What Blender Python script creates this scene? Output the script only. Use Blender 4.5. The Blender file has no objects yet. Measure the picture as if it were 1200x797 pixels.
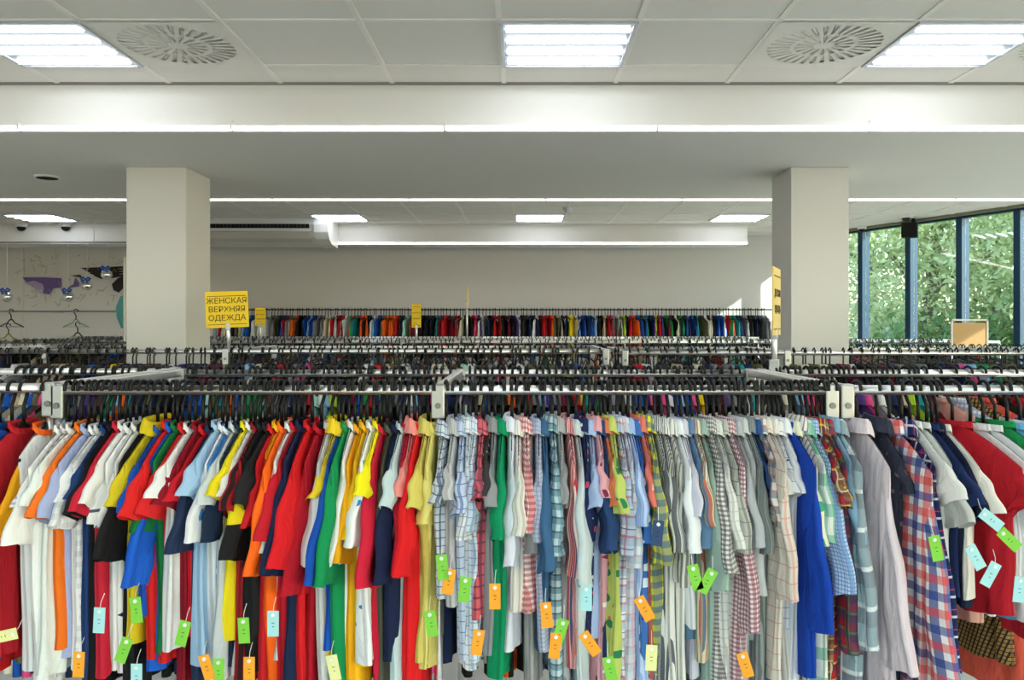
import bpy, bmesh, math, random
from mathutils import Vector, Matrix, Euler
PI = math.pi
R = random.Random(7)
S = bpy.context.scene
COL = S.collection

# ------------------------------------------------------------------ camera, sky, sun, exposure
F, VX, HY, EYE = 950.0, 613.0, 382.0, 1.78
def P(px, py, Y): return Vector(((px - VX) * Y / F, Y, EYE - (py - HY) * Y / F))
cam_d = bpy.data.cameras.new('camera'); cam = bpy.data.objects.new('camera', cam_d); COL.objects.link(cam)
cam.location = (0, 0, EYE); cam.rotation_euler = (PI / 2, 0, 0)
cam_d.sensor_width = 36; cam_d.lens = F / 1200 * 36
cam_d.shift_x = -(VX - 600) / 1200; cam_d.shift_y = -(398.5 - HY) / 1200
cam_d.clip_start = .05; cam_d.clip_end = 300
S.camera = cam
W = bpy.data.worlds.new('sky'); S.world = W; W.use_nodes = True
wn = W.node_tree.nodes; sky = wn.new('ShaderNodeTexSky'); sky.sky_type = 'NISHITA'
sky.sun_disc = False; sky.sun_elevation = math.radians(32); sky.sun_rotation = math.radians(120); sky.air_density = 1.3; sky.dust_density = 1.0
W.node_tree.links.new(sky.outputs[0], wn['Background'].inputs[0]); wn['Background'].inputs[1].default_value = .33
sd = bpy.data.lights.new('sun', 'SUN'); sun = bpy.data.objects.new('sun', sd); COL.objects.link(sun)
sd.energy = 4.5; sd.angle = math.radians(.6); sd.color = (1, .93, .80)
_dv = Vector((-.85, .53, -.45)); sun.rotation_euler = _dv.to_track_quat('-Z', 'Y').to_euler(); sun.location = (9, -6, 6)
S.view_settings.view_transform = 'Standard'; S.view_settings.look = 'None'
S.view_settings.gamma = 1; S.view_settings.use_curve_mapping = False
S.view_settings.exposure = 1.17
PANEL_E, TUBE_E, LED_E = .34, 8.0, 2.3

# ------------------------------------------------------------------ materials
def srgb(c):
    if isinstance(c, str): c = tuple(int(c[i:i + 2], 16) for i in (0, 2, 4))
    return tuple(((v / 255) / 12.92 if v / 255 <= .04045 else ((v / 255 + .055) / 1.055) ** 2.4) for v in c) + (1,)
_M = {}
def mat(name, col, rough=.7, metal=0, bump=0, bscale=30, spec=.5, emit=None, estr=0, noise=0):
    k = (name, str(col), rough)
    if k in _M: return _M[k]
    m = bpy.data.materials.new(name); m.use_nodes = True; nt = m.node_tree; b = nt.nodes['Principled BSDF']
    b.inputs['Base Color'].default_value = srgb(col); b.inputs['Roughness'].default_value = rough
    b.inputs['Metallic'].default_value = metal; b.inputs['Specular IOR Level'].default_value = spec
    if emit: b.inputs['Emission Color'].default_value = srgb(emit); b.inputs['Emission Strength'].default_value = estr
    if bump or noise:
        tc = nt.nodes.new('ShaderNodeTexCoord'); n = nt.nodes.new('ShaderNodeTexNoise'); n.inputs['Scale'].default_value = bscale
        nt.links.new(tc.outputs['Object'], n.inputs['Vector'])
        if bump:
            bp = nt.nodes.new('ShaderNodeBump'); bp.inputs['Strength'].default_value = bump; bp.inputs['Distance'].default_value = .01
            nt.links.new(n.outputs['Fac'], bp.inputs['Height']); nt.links.new(bp.outputs[0], b.inputs['Normal'])
        if noise:
            mx = nt.nodes.new('ShaderNodeMix'); mx.data_type = 'RGBA'; c = srgb(col)
            mx.inputs[6].default_value = tuple(v * (1 - noise) for v in c[:3]) + (1,); mx.inputs[7].default_value = tuple(min(1, v * (1 + noise)) for v in c[:3]) + (1,)
            nt.links.new(n.outputs['Fac'], mx.inputs[0]); nt.links.new(mx.outputs[2], b.inputs['Base Color'])
    _M[k] = m; return m

def fabric(base, layers=(), kind=None):
    """layers: (colour, axis 'u'|'v'|'d', period, duty, phase, strength); kind: 'floral' with colours"""
    k = ('fab', base, tuple(layers), kind)
    if k in _M: return _M[k]
    m = bpy.data.materials.new('fabric'); m.use_nodes = True; nt = m.node_tree; L = nt.links.new; N = nt.nodes.new
    b = nt.nodes['Principled BSDF']; b.inputs['Roughness'].default_value = .85; b.inputs['Specular IOR Level'].default_value = .2
    b.inputs['Base Color'].default_value = srgb(base)
    uv = N('ShaderNodeUVMap')
    sep = N('ShaderNodeSeparateXYZ'); L(uv.outputs[0], sep.inputs[0])
    n = N('ShaderNodeTexNoise'); n.inputs['Scale'].default_value = 14; n.inputs['Detail'].default_value = 3; n.inputs['Distortion'].default_value = .8
    mp = N('ShaderNodeMapping'); mp.inputs['Scale'].default_value = (1.6, .6, 1); L(uv.outputs[0], mp.inputs[0]); L(mp.outputs[0], n.inputs['Vector'])
    bp = N('ShaderNodeBump'); bp.inputs['Strength'].default_value = .65; bp.inputs['Distance'].default_value = .02
    L(n.outputs['Fac'], bp.inputs['Height']); L(bp.outputs[0], b.inputs['Normal'])
    cur = None
    def mix(fac, a, col):
        mx = N('ShaderNodeMix'); mx.data_type = 'RGBA'; L(fac, mx.inputs[0])
        if a is None: mx.inputs[6].default_value = srgb(base)
        else: L(a, mx.inputs[6])
        mx.inputs[7].default_value = srgb(col); return mx.outputs[2]
    def mth(op, a, v=None, c=None):
        q = N('ShaderNodeMath'); q.operation = op
        if isinstance(a, (int, float)): q.inputs[0].default_value = a
        else: L(a, q.inputs[0])
        if v is not None:
            if isinstance(v, (int, float)): q.inputs[1].default_value = v
            else: L(v, q.inputs[1])
        return q.outputs[0]
    if kind and kind[0] == 'floral':
        for j, (c, sc, th) in enumerate(kind[1]):
            vo = N('ShaderNodeTexVoronoi'); vo.inputs['Scale'].default_value = sc
            mp2 = N('ShaderNodeMapping'); mp2.inputs['Location'].default_value = (j * 3.1, j * 1.7, 0); L(uv.outputs[0], mp2.inputs[0]); L(mp2.outputs[0], vo.inputs['Vector'])
            cur = mix(mth('LESS_THAN', vo.outputs['Distance'], th), cur, c)
    for (c, ax, per, duty, ph, st) in layers:
        src = sep.outputs[0] if ax == 'u' else sep.outputs[1]
        if ax == 'd': src = mth('ADD', sep.outputs[0], mth('MULTIPLY', sep.outputs[1], .35))
        f = mth('FRACT', mth('ADD', mth('MULTIPLY', src, 1 / per), ph))
        cur = mix(mth('MULTIPLY', mth('LESS_THAN', f, duty), st), cur, c)
    if cur is not None: L(cur, b.inputs['Base Color'])
    _M[k] = m; return m
def plaid(base, c1, c2=None, per=.05, thin=None):
    l = [(c1, 'u', per, .42, 0, .6), (c1, 'v', per, .42, .1, .6)]
    if c2: l += [(c2, 'u', per, .12, .62, .75), (c2, 'v', per, .12, .7, .75)]
    if thin: l += [(thin, 'u', per, .05, .2, .9), (thin, 'v', per, .05, .3, .9)]
    return fabric(base, tuple(l))
def check(base, c1, per=.02, d=.14, st=.8): return fabric(base, ((c1, 'u', per, d, 0, st), (c1, 'v', per, d, 0, st)))
def gingham(base, c1, per=.014): return fabric(base, ((c1, 'u', per, .5, 0, .6), (c1, 'v', per, .5, 0, .6)))
def stripes(base, c1, per=.02, d=.4, ax='u', st=.9): return fabric(base, ((c1, ax, per, d, 0, st),))
def multistripe(base, cols, per=.06):
    return fabric(base, tuple((c, 'u', per, .13, i / len(cols), .95) for i, c in enumerate(cols)))
def floral(base, *spots): return fabric(base, (), ('floral', tuple(spots)))

wall_m = mat('wall_paint', (218, 218, 220), .85, bump=.03, bscale=60)
ceil_m = mat('ceiling_tile', (230, 227, 221), .9, bump=.05, bscale=180)
grid_m = mat('ceiling_grid', (236, 233, 227), .5)
beam_m = mat('beam_paint', (230, 228, 224), .85)
colm_m = mat('column_paint', (218, 216, 211), .8)
chrome = mat('chrome', (238, 238, 238), .36, 1)
steel = mat('brushed_steel', (176, 176, 178), .34, 1)
blackp = mat('black_plastic', (13, 13, 14), .45, spec=.35)
darkp = mat('dark_recess', (12, 12, 12), .9)
whitep = mat('white_plastic', (228, 228, 226), .4)
greyp = mat('grey_line', (140, 138, 134), .6)
mull_m = mat('blue_mullion', (22, 62, 92), .35, .3)
led_m = mat('led_light', (255, 250, 242), .4, emit=(255, 247, 238), estr=LED_E)
panel_m = mat('lit_diffuser', (85, 95, 105), .4, emit=(222, 238, 250), estr=PANEL_E * .32)
tube_m = mat('lit_tube', (255, 255, 255), .4, emit=(240, 248, 255), estr=TUBE_E)

# ------------------------------------------------------------------ object helpers
def link(name, bm, m, parent=None, smooth=False):
    me = bpy.data.meshes.new(name); bm.to_mesh(me); bm.free()
    for x in (m if isinstance(m, (list, tuple)) else [m]): me.materials.append(x)
    if smooth:
        for p in me.polygons: p.use_smooth = True
    o = bpy.data.objects.new(name, me); COL.objects.link(o)
    if parent: o.parent = parent
    return o
def tag(o, label=None, cat=None, group=None, kind=None):
    if label: o['label'] = label
    if cat: o['category'] = cat
    if group: o['group'] = group
    if kind: o['kind'] = kind
    return o
def empty(name, loc, rz=0):
    o = bpy.data.objects.new(name, None); COL.objects.link(o); o.location = loc; o.rotation_euler = (0, 0, rz); o.empty_display_size = .1; return o
def box(bm, x0, x1, y0, y1, z0, z1, bev=0):
    r = bmesh.ops.create_cube(bm, size=1); v = r['verts']
    bmesh.ops.scale(bm, vec=(x1 - x0, y1 - y0, z1 - z0), verts=v); bmesh.ops.translate(bm, vec=((x0 + x1) / 2, (y0 + y1) / 2, (z0 + z1) / 2), verts=v)
    if bev: bmesh.ops.bevel(bm, geom=list({e for q in v for e in q.link_edges}), offset=bev, segments=2, affect='EDGES', profile=.5)
    return bm
def B(*a, bev=0): return box(bmesh.new(), *a, bev=bev)
def tube(bm, pts, r, n=8, closed=False, sc=(1, 1)):
    pts = [Vector(p) for p in pts]; rings = []; N_ = len(pts)
    up = None
    for i, p in enumerate(pts):
        a = pts[(i - 1) % N_] if (closed or i > 0) else p; b = pts[(i + 1) % N_] if (closed or i < N_ - 1) else p
        t = (b - a).normalized()
        if up is None: up = Vector((1, 0, 0)) if abs(t.x) < .9 else Vector((0, 0, 1))
        s = t.cross(up).normalized(); up = s.cross(t).normalized()
        rr = r[i] if isinstance(r, (list, tuple)) else r
        rings.append([bm.verts.new(p + (s * math.cos(2 * PI * k / n) * sc[0] + up * math.sin(2 * PI * k / n) * sc[1]) * rr) for k in range(n)])
    for i in range(N_ if closed else N_ - 1):
        A, C = rings[i], rings[(i + 1) % N_]
        for k in range(n): bm.faces.new((A[k], A[(k + 1) % n], C[(k + 1) % n], C[k]))
    if not closed: bm.faces.new(rings[0][::-1]); bm.faces.new(rings[-1])
    return bm
def T(pts, r, n=8, **k): return tube(bmesh.new(), pts, r, n, **k)
def struct(name, bm, m): return tag(link(name, bm, m), kind='structure')

# ------------------------------------------------------------------ room
ZC, ZB = EYE + 1.31, EYE + 1.058
XL, YB, YN = -8.2, 11.7, -4.0
def wx(Y): return 5.45 + (8.89 - Y) * .435            # the slanting glass wall
def poly(pts, z0, z1):
    bm = bmesh.new(); a = [bm.verts.new((x, y, z0)) for x, y in pts]; b = [bm.verts.new((x, y, z1)) for x, y in pts]; n = len(pts)
    bm.faces.new(a[::-1]); bm.faces.new(b)
    for i in range(n): bm.faces.new((a[i], a[(i + 1) % n], b[(i + 1) % n], b[i]))
    return bm
room = [(XL, YN), (wx(YN), YN), (wx(YB), YB), (XL, YB)]
struct('floor', poly([(XL - .2, YN - .2), (wx(YN) + .1, YN - .2), (wx(YB) + .1, YB + .2), (XL - .2, YB + .2)], -.15, 0), mat('floor_tile', (214, 211, 205), .45, noise=.06, bscale=5))
struct('ceiling', poly([(XL - .2, YN - .2), (wx(YN) + .1, YN - .2), (wx(YB) + .1, YB + .2), (XL - .2, YB + .2)], ZC, ZC + .12), ceil_m)
struct('wall_back', B(XL, wx(YB) + .1, YB, YB + .2, 0, ZC), wall_m)
struct('wall_left', B(XL - .2, XL, YN, YB + .2, 0, ZC), wall_m)
struct('wall_front', box(B(XL, wx(YN) + .1, YN - .2, YN, 0, .5), XL, wx(YN) + .1, YN - .2, YN, ZC - .25, ZC), wall_m)
# ceiling beams
struct('beam', B(XL, wx(6.75) - .02, 4.37, 6.75, ZB, ZC), beam_m).name = 'ceiling_beam'
struct('ceiling_beam', B(XL, 2.88, 10.42, 10.95, ZB, ZC - .001), beam_m)
struct('trim_1', B(XL, XL + .001 + 1.0, YB - .02, YB, 0, ZC), wall_m)
# suspended-ceiling grid
gb = bmesh.new()
GX = [-.103 + .6 * k for k in range(-14, 16)]
GY = [4.067 - .6 * k for k in range(0, 14)]
for gx in GX:
    if XL < gx < 9: box(gb, gx - .012, gx + .012, YN, 4.37, ZC - .006, ZC + .01)
for gy in GY:
    if gy > YN: box(gb, XL, wx(gy), gy - .012, gy + .012, ZC - .005, ZC + .01)
for gx in GX:
    if XL < gx < 5.2:
        y1 = 8.89 + (5.45 - gx) / .435 if gx > wx(YB) else YB
        box(gb, gx - .012, gx + .012, 6.75, min(YB, y1), ZC - .006, ZC + .01)
for k in range(8):
    gy = 7.067 + .6 * k
    box(gb, XL, wx(gy), gy - .012, gy + .012, ZC - .005, ZC + .01)
struct('trim_2', gb, grid_m)
sh = bmesh.new(); box(sh, XL, wx(4.37), 4.355, 4.37, ZC - .012, ZC, 0); struct('trim_3', sh, greyp)
# columns
for nm, x0, x1 in (('column', -2.645, -2.245), ('column', 1.785, 2.172)):
    struct(nm, B(x0, x1, 5.40, 5.82, 0, ZB, bev=.006), colm_m)

# ------------------------------------------------------------------ window wall
def glass_mat():
    m = bpy.data.materials.new('window_glass'); m.use_nodes = True; nt = m.node_tree; nt.nodes.remove(nt.nodes['Principled BSDF'])
    o = nt.nodes['Material Output']; t = nt.nodes.new('ShaderNodeBsdfTransparent'); g = nt.nodes.new('ShaderNodeBsdfGlossy'); mx = nt.nodes.new('ShaderNodeMixShader')
    t.inputs[0].default_value = (.90, .96, .95, 1); g.inputs['Roughness'].default_value = .03
    mx.inputs[0].default_value = .09; nt.links.new(t.outputs[0], mx.inputs[1]); nt.links.new(g.outputs[0], mx.inputs[2]); nt.links.new(mx.outputs[0], o.inputs[0]); return m
glass = glass_mat()
ang = math.atan2(-.92, .4)
my = [11.62]
for px in (1012, 1068, 1128, 1196):
    # intersect view ray with facade line
    s = (px - VX) / F; my.append((5.45 + 8.89 * .435) / (s + .435))
my += [my[-1] - .84 * (k + 1) for k in range(14)]
my = [y for y in my if y > YN]
dirv = Vector((.435, -1, 0)).normalized()
for i, y in enumerate(my):
    o = tag(link('trim_%d' % (10 + i), B(-.04, .04, -.065, .065, 0, ZC, bev=.004), mull_m), kind='structure')
    o.location = (wx(y), y, 0); o.rotation_euler = (0, 0, math.atan2(dirv.y, dirv.x))
for i in range(len(my) - 1):
    a, b = Vector((wx(my[i]), my[i], 0)), Vector((wx(my[i + 1]), my[i + 1], 0)); d = (b - a).length
    w = empty('window_%d' % (i + 1), a, math.atan2(dirv.y, dirv.x)); tag(w, kind='structure')
    bm = bmesh.new(); box(bm, .04, d - .04, -.03, .03, 0, .08); box(bm, .04, d - .04, -.04, .04, ZC - .045, ZC)
    link('window_frame', bm, mull_m, w)
    link('pane', B(.04, d - .04, -.004, .004, .08, ZC - .045), glass, w)
for i in range(11):  # mullions of the unseen front glazing, added with it
    x = XL + .1 + i * 1.68
    if x < wx(YN): tag(link('trim_%d' % (40 + i), B(x - .04, x + .04, YN - .16, YN - .04, .5, ZC - .25), mull_m), kind='structure')
tag(link('window_40', B(XL, wx(YN), YN - .104, YN - .096, .5, ZC - .25), glass), kind='structure')  # unseen glazing added behind the camera so daylight reaches the clothes
# pale head trim above the glass
hb = bmesh.new(); box(hb, 0, 17.0, -.16, -.09, ZC - .03, ZC)
o = tag(link('trim_4', hb, mat('olive_trim', (120, 122, 96), .6)), kind='structure'); o.location = (wx(11.62), 11.62, 0); o.rotation_euler = (0, 0, math.atan2(dirv.y, dirv.x))

# ------------------------------------------------------------------ LED strips
def led_row(y, z, xs, where):
    for i in range(len(xs) - 1):
        t = empty('led_strip_light', ((xs[i] + xs[i + 1]) / 2, y, z)); h = (xs[i + 1] - xs[i]) / 2
        link('housing', B(-h + .002, h - .002, -.008, .016, .012, .034), whitep, t)
        link('tube', B(-h + .006, h - .006, -.012, .014, -.012, .012, bev=.004), led_m, t)
        link('end_clip', B(h - .008, h + .004, -.014, .004, -.008, .04), whitep, t)
        tag(t, '%s %s' % (['first', 'second', 'third', 'fourth', 'fifth', 'sixth', 'seventh', 'eighth', 'ninth', 'tenth', 'eleventh', 'twelfth', 'thirteenth', 'fourteenth'][i], where), 'light', 'tubes of the ceiling light strips')
led_row(4.345, ZB + .0, [-3.86 + 1.14 * k + .02 for k in range(8)], 'white tube from left in the nearest long light strip')
led_row(6.775, ZB + .0, [-5.7 + 1.14 * k + .19 for k in range(11)], 'white tube from left in the strip behind the columns')
led_row(10.40, ZB + .0, [-2.45 + 1.066 * k for k in range(6)], 'white tube from left in the strip near the back wall')

# ------------------------------------------------------------------ recessed ceiling lights
def make_light():
    t = empty('ceiling_light', (0, 0, 0))
    fb = bmesh.new()
    for a in ((-.3, .3, -.3, -.282), (-.3, .3, .282, .3), (-.3, -.282, -.282, .282), (.282, .3, -.282, .282)): box(fb, *a, -.012, .006)
    link('frame', fb, mat('light_frame', (190, 196, 202), .4, .3), t)
    link('diffuser', B(-.282, .282, -.282, .282, -.004, .004), panel_m, t)
    for k in range(4):
        y = -.215 + .143 * k
        link('tube', T([(-.272, y, -.004), (.272, y, -.004)], .016, 8), tube_m, t, True)
    return t
proto = make_light(); first = True
def copy_tree(o, parent=None):
    c = o.copy(); COL.objects.link(c)
    if parent: c.parent = parent
    for ch in list(o.children): copy_tree(ch, c)
    return c
def put_light(x, y, label):
    global first
    o = proto if first else copy_tree(proto); first = False
    o.location = (x, y, ZC - .004); tag(o, label, 'light', 'square ceiling lights')
put_light(.197, 3.767, 'square lit ceiling panel in the middle, in front of the nearest beam')
put_light(-2.203, 3.767, 'square lit ceiling panel beside the vent at left, in front of the nearest beam')
put_light(1.997, 3.767, 'square lit ceiling panel beside the vent at right, in front of the nearest beam')
put_light(-2.203 , 9.767, 'small square ceiling light beside the air conditioner')
put_light(.197, 9.767, 'small square ceiling light beside the smoke detector')
put_light(2.597, 9.767, 'small square ceiling light next to the right column')
put_light(-5.803, 9.767, 'small square ceiling light above the two dome cameras at left')
for i, (x, y) in enumerate([(a, b) for b in (1.967, .167, -1.633, -3.433) for a in (-6.403, -4.603, -2.203, .197, 1.997, 4.397)]):  # unseen panel rows, added overhead and behind the camera for more light
    put_light(x, y, 'unseen ceiling panel over the aisle, added to light the clothes')
    bpy.context.view_layer
# ------------------------------------------------------------------ swirl vents
def make_vent():
    t = empty('ceiling_vent', (0, 0, 0)); bm = bmesh.new(); n = 128
    radii = [.045, .13, .15, .255]
    cs = [(math.cos(2 * PI * (k + .5) / n), math.sin(2 * PI * (k + .5) / n)) for k in range(n)]
    rv = [[bm.verts.new((r * c, r * s, 0)) for c, s in cs] for r in radii]
    out = []
    for c, s in cs:
        q = .295 / max(abs(c), abs(s)); out.append(bm.verts.new((q * c, q * s, 0)))
    bm.faces.new(rv[0])
    for k in range(n):
        j = (k + 1) % n
        if k % 8 >= 4: bm.faces.new((rv[0][k], rv[0][j], rv[1][j], rv[1][k]))
        bm.faces.new((rv[1][k], rv[1][j], rv[2][j], rv[2][k]))
        if k % 4 >= 2: bm.faces.new((rv[2][k], rv[2][j], rv[3][j], rv[3][k]))
        bm.faces.new((rv[3][k], rv[3][j], out[j], out[k]))
    link('face_plate', bm, whitep2, t)
    link('plenum', B(-.27, .27, -.27, .27, .030, .034), darkp, t)
    vb = bmesh.new()
    for (cnt, r0, r1, step) in ((16, .047, .128, 8), (32, .152, .253, 4)):
        for k in range(cnt):
            a = 2 * PI * (k * step + step * .25 + .5) / n; w = 2 * PI / n * step * .13
            e = Vector((math.cos(a), math.sin(a), 0)); f = Vector((-math.sin(a), math.cos(a), 0))
            q = [e * r0 - f * w * r0, e * r1 - f * w * r1, e * r1 + f * w * r1 + Vector((0, 0, .018)), e * r0 + f * w * r0 + Vector((0, 0, .018))]
            vs = [bm_v for bm_v in (vb.verts.new(p + Vector((0, 0, .001))) for p in q)]
            vb.faces.new(vs)
    link('vane', vb, whitep2, t)
    return t
whitep2 = mat('vent_enamel', (232, 229, 222), .6)
v0 = make_vent()
VENTS = [(-1.603, 'round swirl air vent in the ceiling beside the left light panel'), (1.397, 'round swirl air vent in the ceiling beside the right light panel'),
         (-2.803, 'swirl air vent cut off at the left picture edge'), (2.597, 'swirl air vent cut off at the right picture edge')]
for i, (x, l) in enumerate(VENTS):
    o = v0 if i == 0 else copy_tree(v0); o.location = (x, 3.767, ZC - .008); tag(o, l, 'vent', 'round ceiling vents')

# ------------------------------------------------------------------ ceiling gadgets
def dome(px, py, z, r, label, Y=None):
    Y = F * (z - EYE) / (HY - py) if Y is None else Y
    t = empty('dome_camera', ((px - VX) * Y / F, Y, z)); tag(t, label, 'camera', 'ceiling dome cameras')
    bm = bmesh.new(); tube(bm, [(0, 0, 0), (0, 0, -.02), (0, 0, -.045)], [r, r, r * .85], 20); link('housing', bm, whitep, t, False)
    bm = bmesh.new(); bmesh.ops.create_uvsphere(bm, u_segments=16, v_segments=10, radius=r * .72); bmesh.ops.translate(bm, vec=(0, 0, -.045), verts=bm.verts[:])
    link('lens_dome', bm, blackp, t, True)
dome(25, 262, ZC, .075, 'small black dome camera at left, nearer the picture edge')
dome(77, 262, ZC, .075, 'small black dome camera at left, nearer the column')
dome(1062, 251, ZC, .07, 'dome camera on the ceiling above the black speaker')
dome(1010, 268, ZC, .06, 'white dome camera by the window mullion next to the right column', 10.6)
t = empty('smoke_detector', (.50, 9.0, ZC)); tag(t, 'small round smoke detector on the ceiling behind the strip light', 'smoke detector')
link('base', T([(0, 0, 0), (0, 0, -.02)], .06, 20), whitep, t); link('sensor_head', T([(0, 0, -.02), (0, 0, -.05)], [.045, .03], 20), whitep, t)
t = empty('ceiling_speaker', (-3.37, 5.74, ZB)); tag(t, 'small dark round ceiling speaker on the wide beam at left', 'speaker')
link('rim', T([(0, 0, 0), (0, 0, -.012)], [.085, .08], 24), whitep, t); link('grille', T([(0, 0, -.011), (0, 0, -.014)], .07, 24), darkp, t)
sp = P(1066, 270, 9.9)
t = empty('wall_speaker', sp, -.5); tag(t, 'square black loudspeaker hung beside a window mullion', 'speaker')
link('cabinet', B(-.09, .09, -.08, .08, -.09, .09, bev=.008), blackp, t); link('grille', B(-.075, .075, -.088, -.08, -.075, .075), darkp, t)
link('bracket', B(.02, .06, .0, .04, .09, ZC - sp.z), blackp, t)
# air conditioner
ac = empty('air_conditioner', (-3.4, 9.95, ZC)); tag(ac, 'long white ceiling air conditioner with a dark grille and rounded end', 'air conditioner')
def sweep(prof, x0, x1):
    bm = bmesh.new(); a = [bm.verts.new((x0, y, z)) for y, z in prof]; b = [bm.verts.new((x1, y, z)) for y, z in prof]; n = len(prof)
    bm.faces.new(a); bm.faces.new(b[::-1])
    for i in range(n): bm.faces.new((a[i], b[i], b[(i + 1) % n], a[(i + 1) % n]))
    return bm
prof = [(-.10, 0), (-.10, -.07), (-.08, -.15), (-.02, -.22), (.10, -.28), (.42, -.30), (.42, 0)]
link('casing', sweep(prof, -.95, .86), whitep, ac)
ec = [(-.12, 0), (-.13, -.08), (-.10, -.17), (-.03, -.25), (.10, -.30), (.43, -.32), (.43, 0)]
link('end_cap', sweep(ec, .86, 1.03), whitep, ac); link('end_cap', sweep(ec, -1.1, -.95), whitep, ac)
gbm = bmesh.new(); box(gbm, -.92, .80, -.108, -.09, -.12, -.07); link('grille', gbm, darkp, ac)
lv = bmesh.new()
for k in range(36): box(lv, -.90 + .047 * k, -.893 + .047 * k, -.114, -.104, -.118, -.072)
link('louvre', lv, mat('louvre_grey', (70, 70, 70), .6), ac)
link('front_panel', sweep([(-.082, -.155), (-.024, -.224), (.06, -.266), (.055, -.28), (-.03, -.238), (-.092, -.163)], -.9, .8), mat('panel_grey', (196, 194, 188), .5), ac)

# ------------------------------------------------------------------ left corner: mural, hanging balls, rail with hangers
def flat(name, pts, Y, m, parent=None):
    bm = bmesh.new(); f = [bm.verts.new((P(x, y, Y).x, Y, P(x, y, Y).z)) for x, y in pts]; bm.faces.new(f)
    r = bmesh.ops.extrude_face_region(bm, geom=bm.faces[:]); bmesh.ops.translate(bm, vec=(0, .004, 0), verts=[v for v in r['geom'] if isinstance(v, bmesh.types.BMVert)])
    return link(name, bm, m, parent)
mural = empty('wall_mural', (0, 0, 0)); tag(mural, 'wall mural of purple and black wing shapes with thin splashes', 'mural')
pur = mat('mural_purple', (112, 92, 158), .8); blk = mat('mural_black', (40, 38, 40), .8); sge = mat('mural_sage', (168, 176, 150), .8); pgy = mat('mural_grey', (150, 148, 152), .8)
YM = YB - .035
flat('wing', [(26, 325), (52, 325), (72, 326), (72, 337), (62, 338), (58, 345), (50, 344), (51, 338), (40, 337), (33, 332)], YM, pur, mural)
flat('wing', [(30, 331), (38, 335), (45, 341), (52, 339), (50, 333), (40, 329)], YM - .001, mat('mural_lilac', (170, 158, 196), .8), mural)
flat('wing', [(78, 338), (86, 333), (88, 325), (93, 332), (92, 336), (84, 337)], YM, pur, mural)
for k in range(4):
    flat('feather', [(94 + 5 * k, 314 + 3 * k), (146, 312 + 3 * k), (146, 314 + 3 * k), (118 + 3 * k, 318 + 3 * k), (104 + 5 * k, 318 + 3 * k)], YM - .001 * k, blk, mural)
flat('feather', [(82, 323), (94, 322), (97, 326), (93, 325)], YM, blk, mural)
flat('tail', [(131, 333), (138, 326), (146, 322), (146, 336), (139, 343), (133, 340)], YM - .002, blk, mural)
sb = bmesh.new(); rr = random.Random(3)
for k in range(46):
    p = P(rr.uniform(20, 75) if k % 3 else rr.uniform(84, 140), rr.choice([rr.uniform(302, 322), rr.uniform(340, 360)]), YM); 
    a = rr.uniform(0, PI); l = rr.uniform(.02, .14)
    tube(sb, [p, p + Vector((math.cos(a) * l * .5 + .01, 0, math.sin(a) * l * .5)), p + Vector((math.cos(a) * l, 0, math.sin(a) * l))], .004, 4)
link('splash', sb, sge, mural)
sb = bmesh.new()
for k in range(24):
    p = P(rr.uniform(20, 140), rr.uniform(300, 362), YM); a = rr.uniform(0, PI); l = rr.uniform(.01, .06)
    tube(sb, [p, p + Vector((math.cos(a) * l, 0, math.sin(a) * l))], .004, 4)
link('splash', sb, pgy, mural)
bar = empty('hanging_rail', P(60, 284, 9.6)); tag(bar, 'thin dark track under the far beam at left holding the silver balls', 'rail')
link('track', B(-1.4, .9, -.012, .012, -.006, .006), mat('track_dark', (80, 80, 80), .5), bar)
for k in (-1.2, .5): link('bracket', B(k, k + .008, -.004, .004, .006, ZC - bar.location.z), whitep, bar)
def ball(px, py, label):
    Y = 9.6; c = P(px, py, Y); t = empty('hanging_ball', c); tag(t, label, 'ball', 'hanging silver balls')
    bm = bmesh.new(); bmesh.ops.create_uvsphere(bm, u_segments=20, v_segments=14, radius=.062); link('ball', bm, mat('mirror_silver', (240, 240, 242), .12, 1), t, True)
    link('cap', T([(0, 0, .058), (0, 0, .078)], .014, 10), steel, t); link('string', T([(0, 0, .07), (0, 0, bar.location.z - c.z)], .003, 5), whitep, t)
    bw = bmesh.new()
    for s in (-1, 1):
        tube(bw, [(0, -.03, .075), (s * .03, -.035, .098), (s * .052, -.03, .084), (s * .044, -.035, .062), (0, -.035, .07)], [.006, .012, .015, .012, .006], 6)
        tube(bw, [(0, -.04, .07), (s * .02, -.05, .055), (s * .034, -.055, .035)], [.005, .009, .008], 6)
    link('bow', bw, mat('blue_ribbon', (40, 90, 190), .35), t, True)
ball(8, 348, 'silver ball with a blue bow, nearest the left picture edge')
ball(80, 348, 'silver ball with a blue bow, hanging lowest beside the purple mural')
ball(102, 335, 'silver ball with a blue bow, second from the left column')
ball(125, 322, 'silver ball with a blue bow, highest and nearest the column')
wr = empty('wall_rail', P(60, 365, 11.2)); tag(wr, 'thin steel rail along the back wall at left with spare hangers', 'rail')
link('bar', T([(-1.4, 0, 0), (.9, 0, 0)], .013, 10), steel, wr)
for k in (-1.1, -.1, .8): link('bracket', T([(k, 0, 0), (k, .47, 0)], .01, 8), steel, wr)
pp = P(146, 390, 8.6); bn = empty('display_banner', (pp.x, pp.y, 0)); tag(bn, 'slim white pole with a narrow turquoise banner beside the left column', 'banner')
link('pole', T([(0, 0, .01), (0, 0, P(0, 302, 8.6).z)], .014, 8), whitep, bn); link('base', T([(0, 0, 0), (0, 0, .03)], .18, 20), steel, bn)
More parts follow.
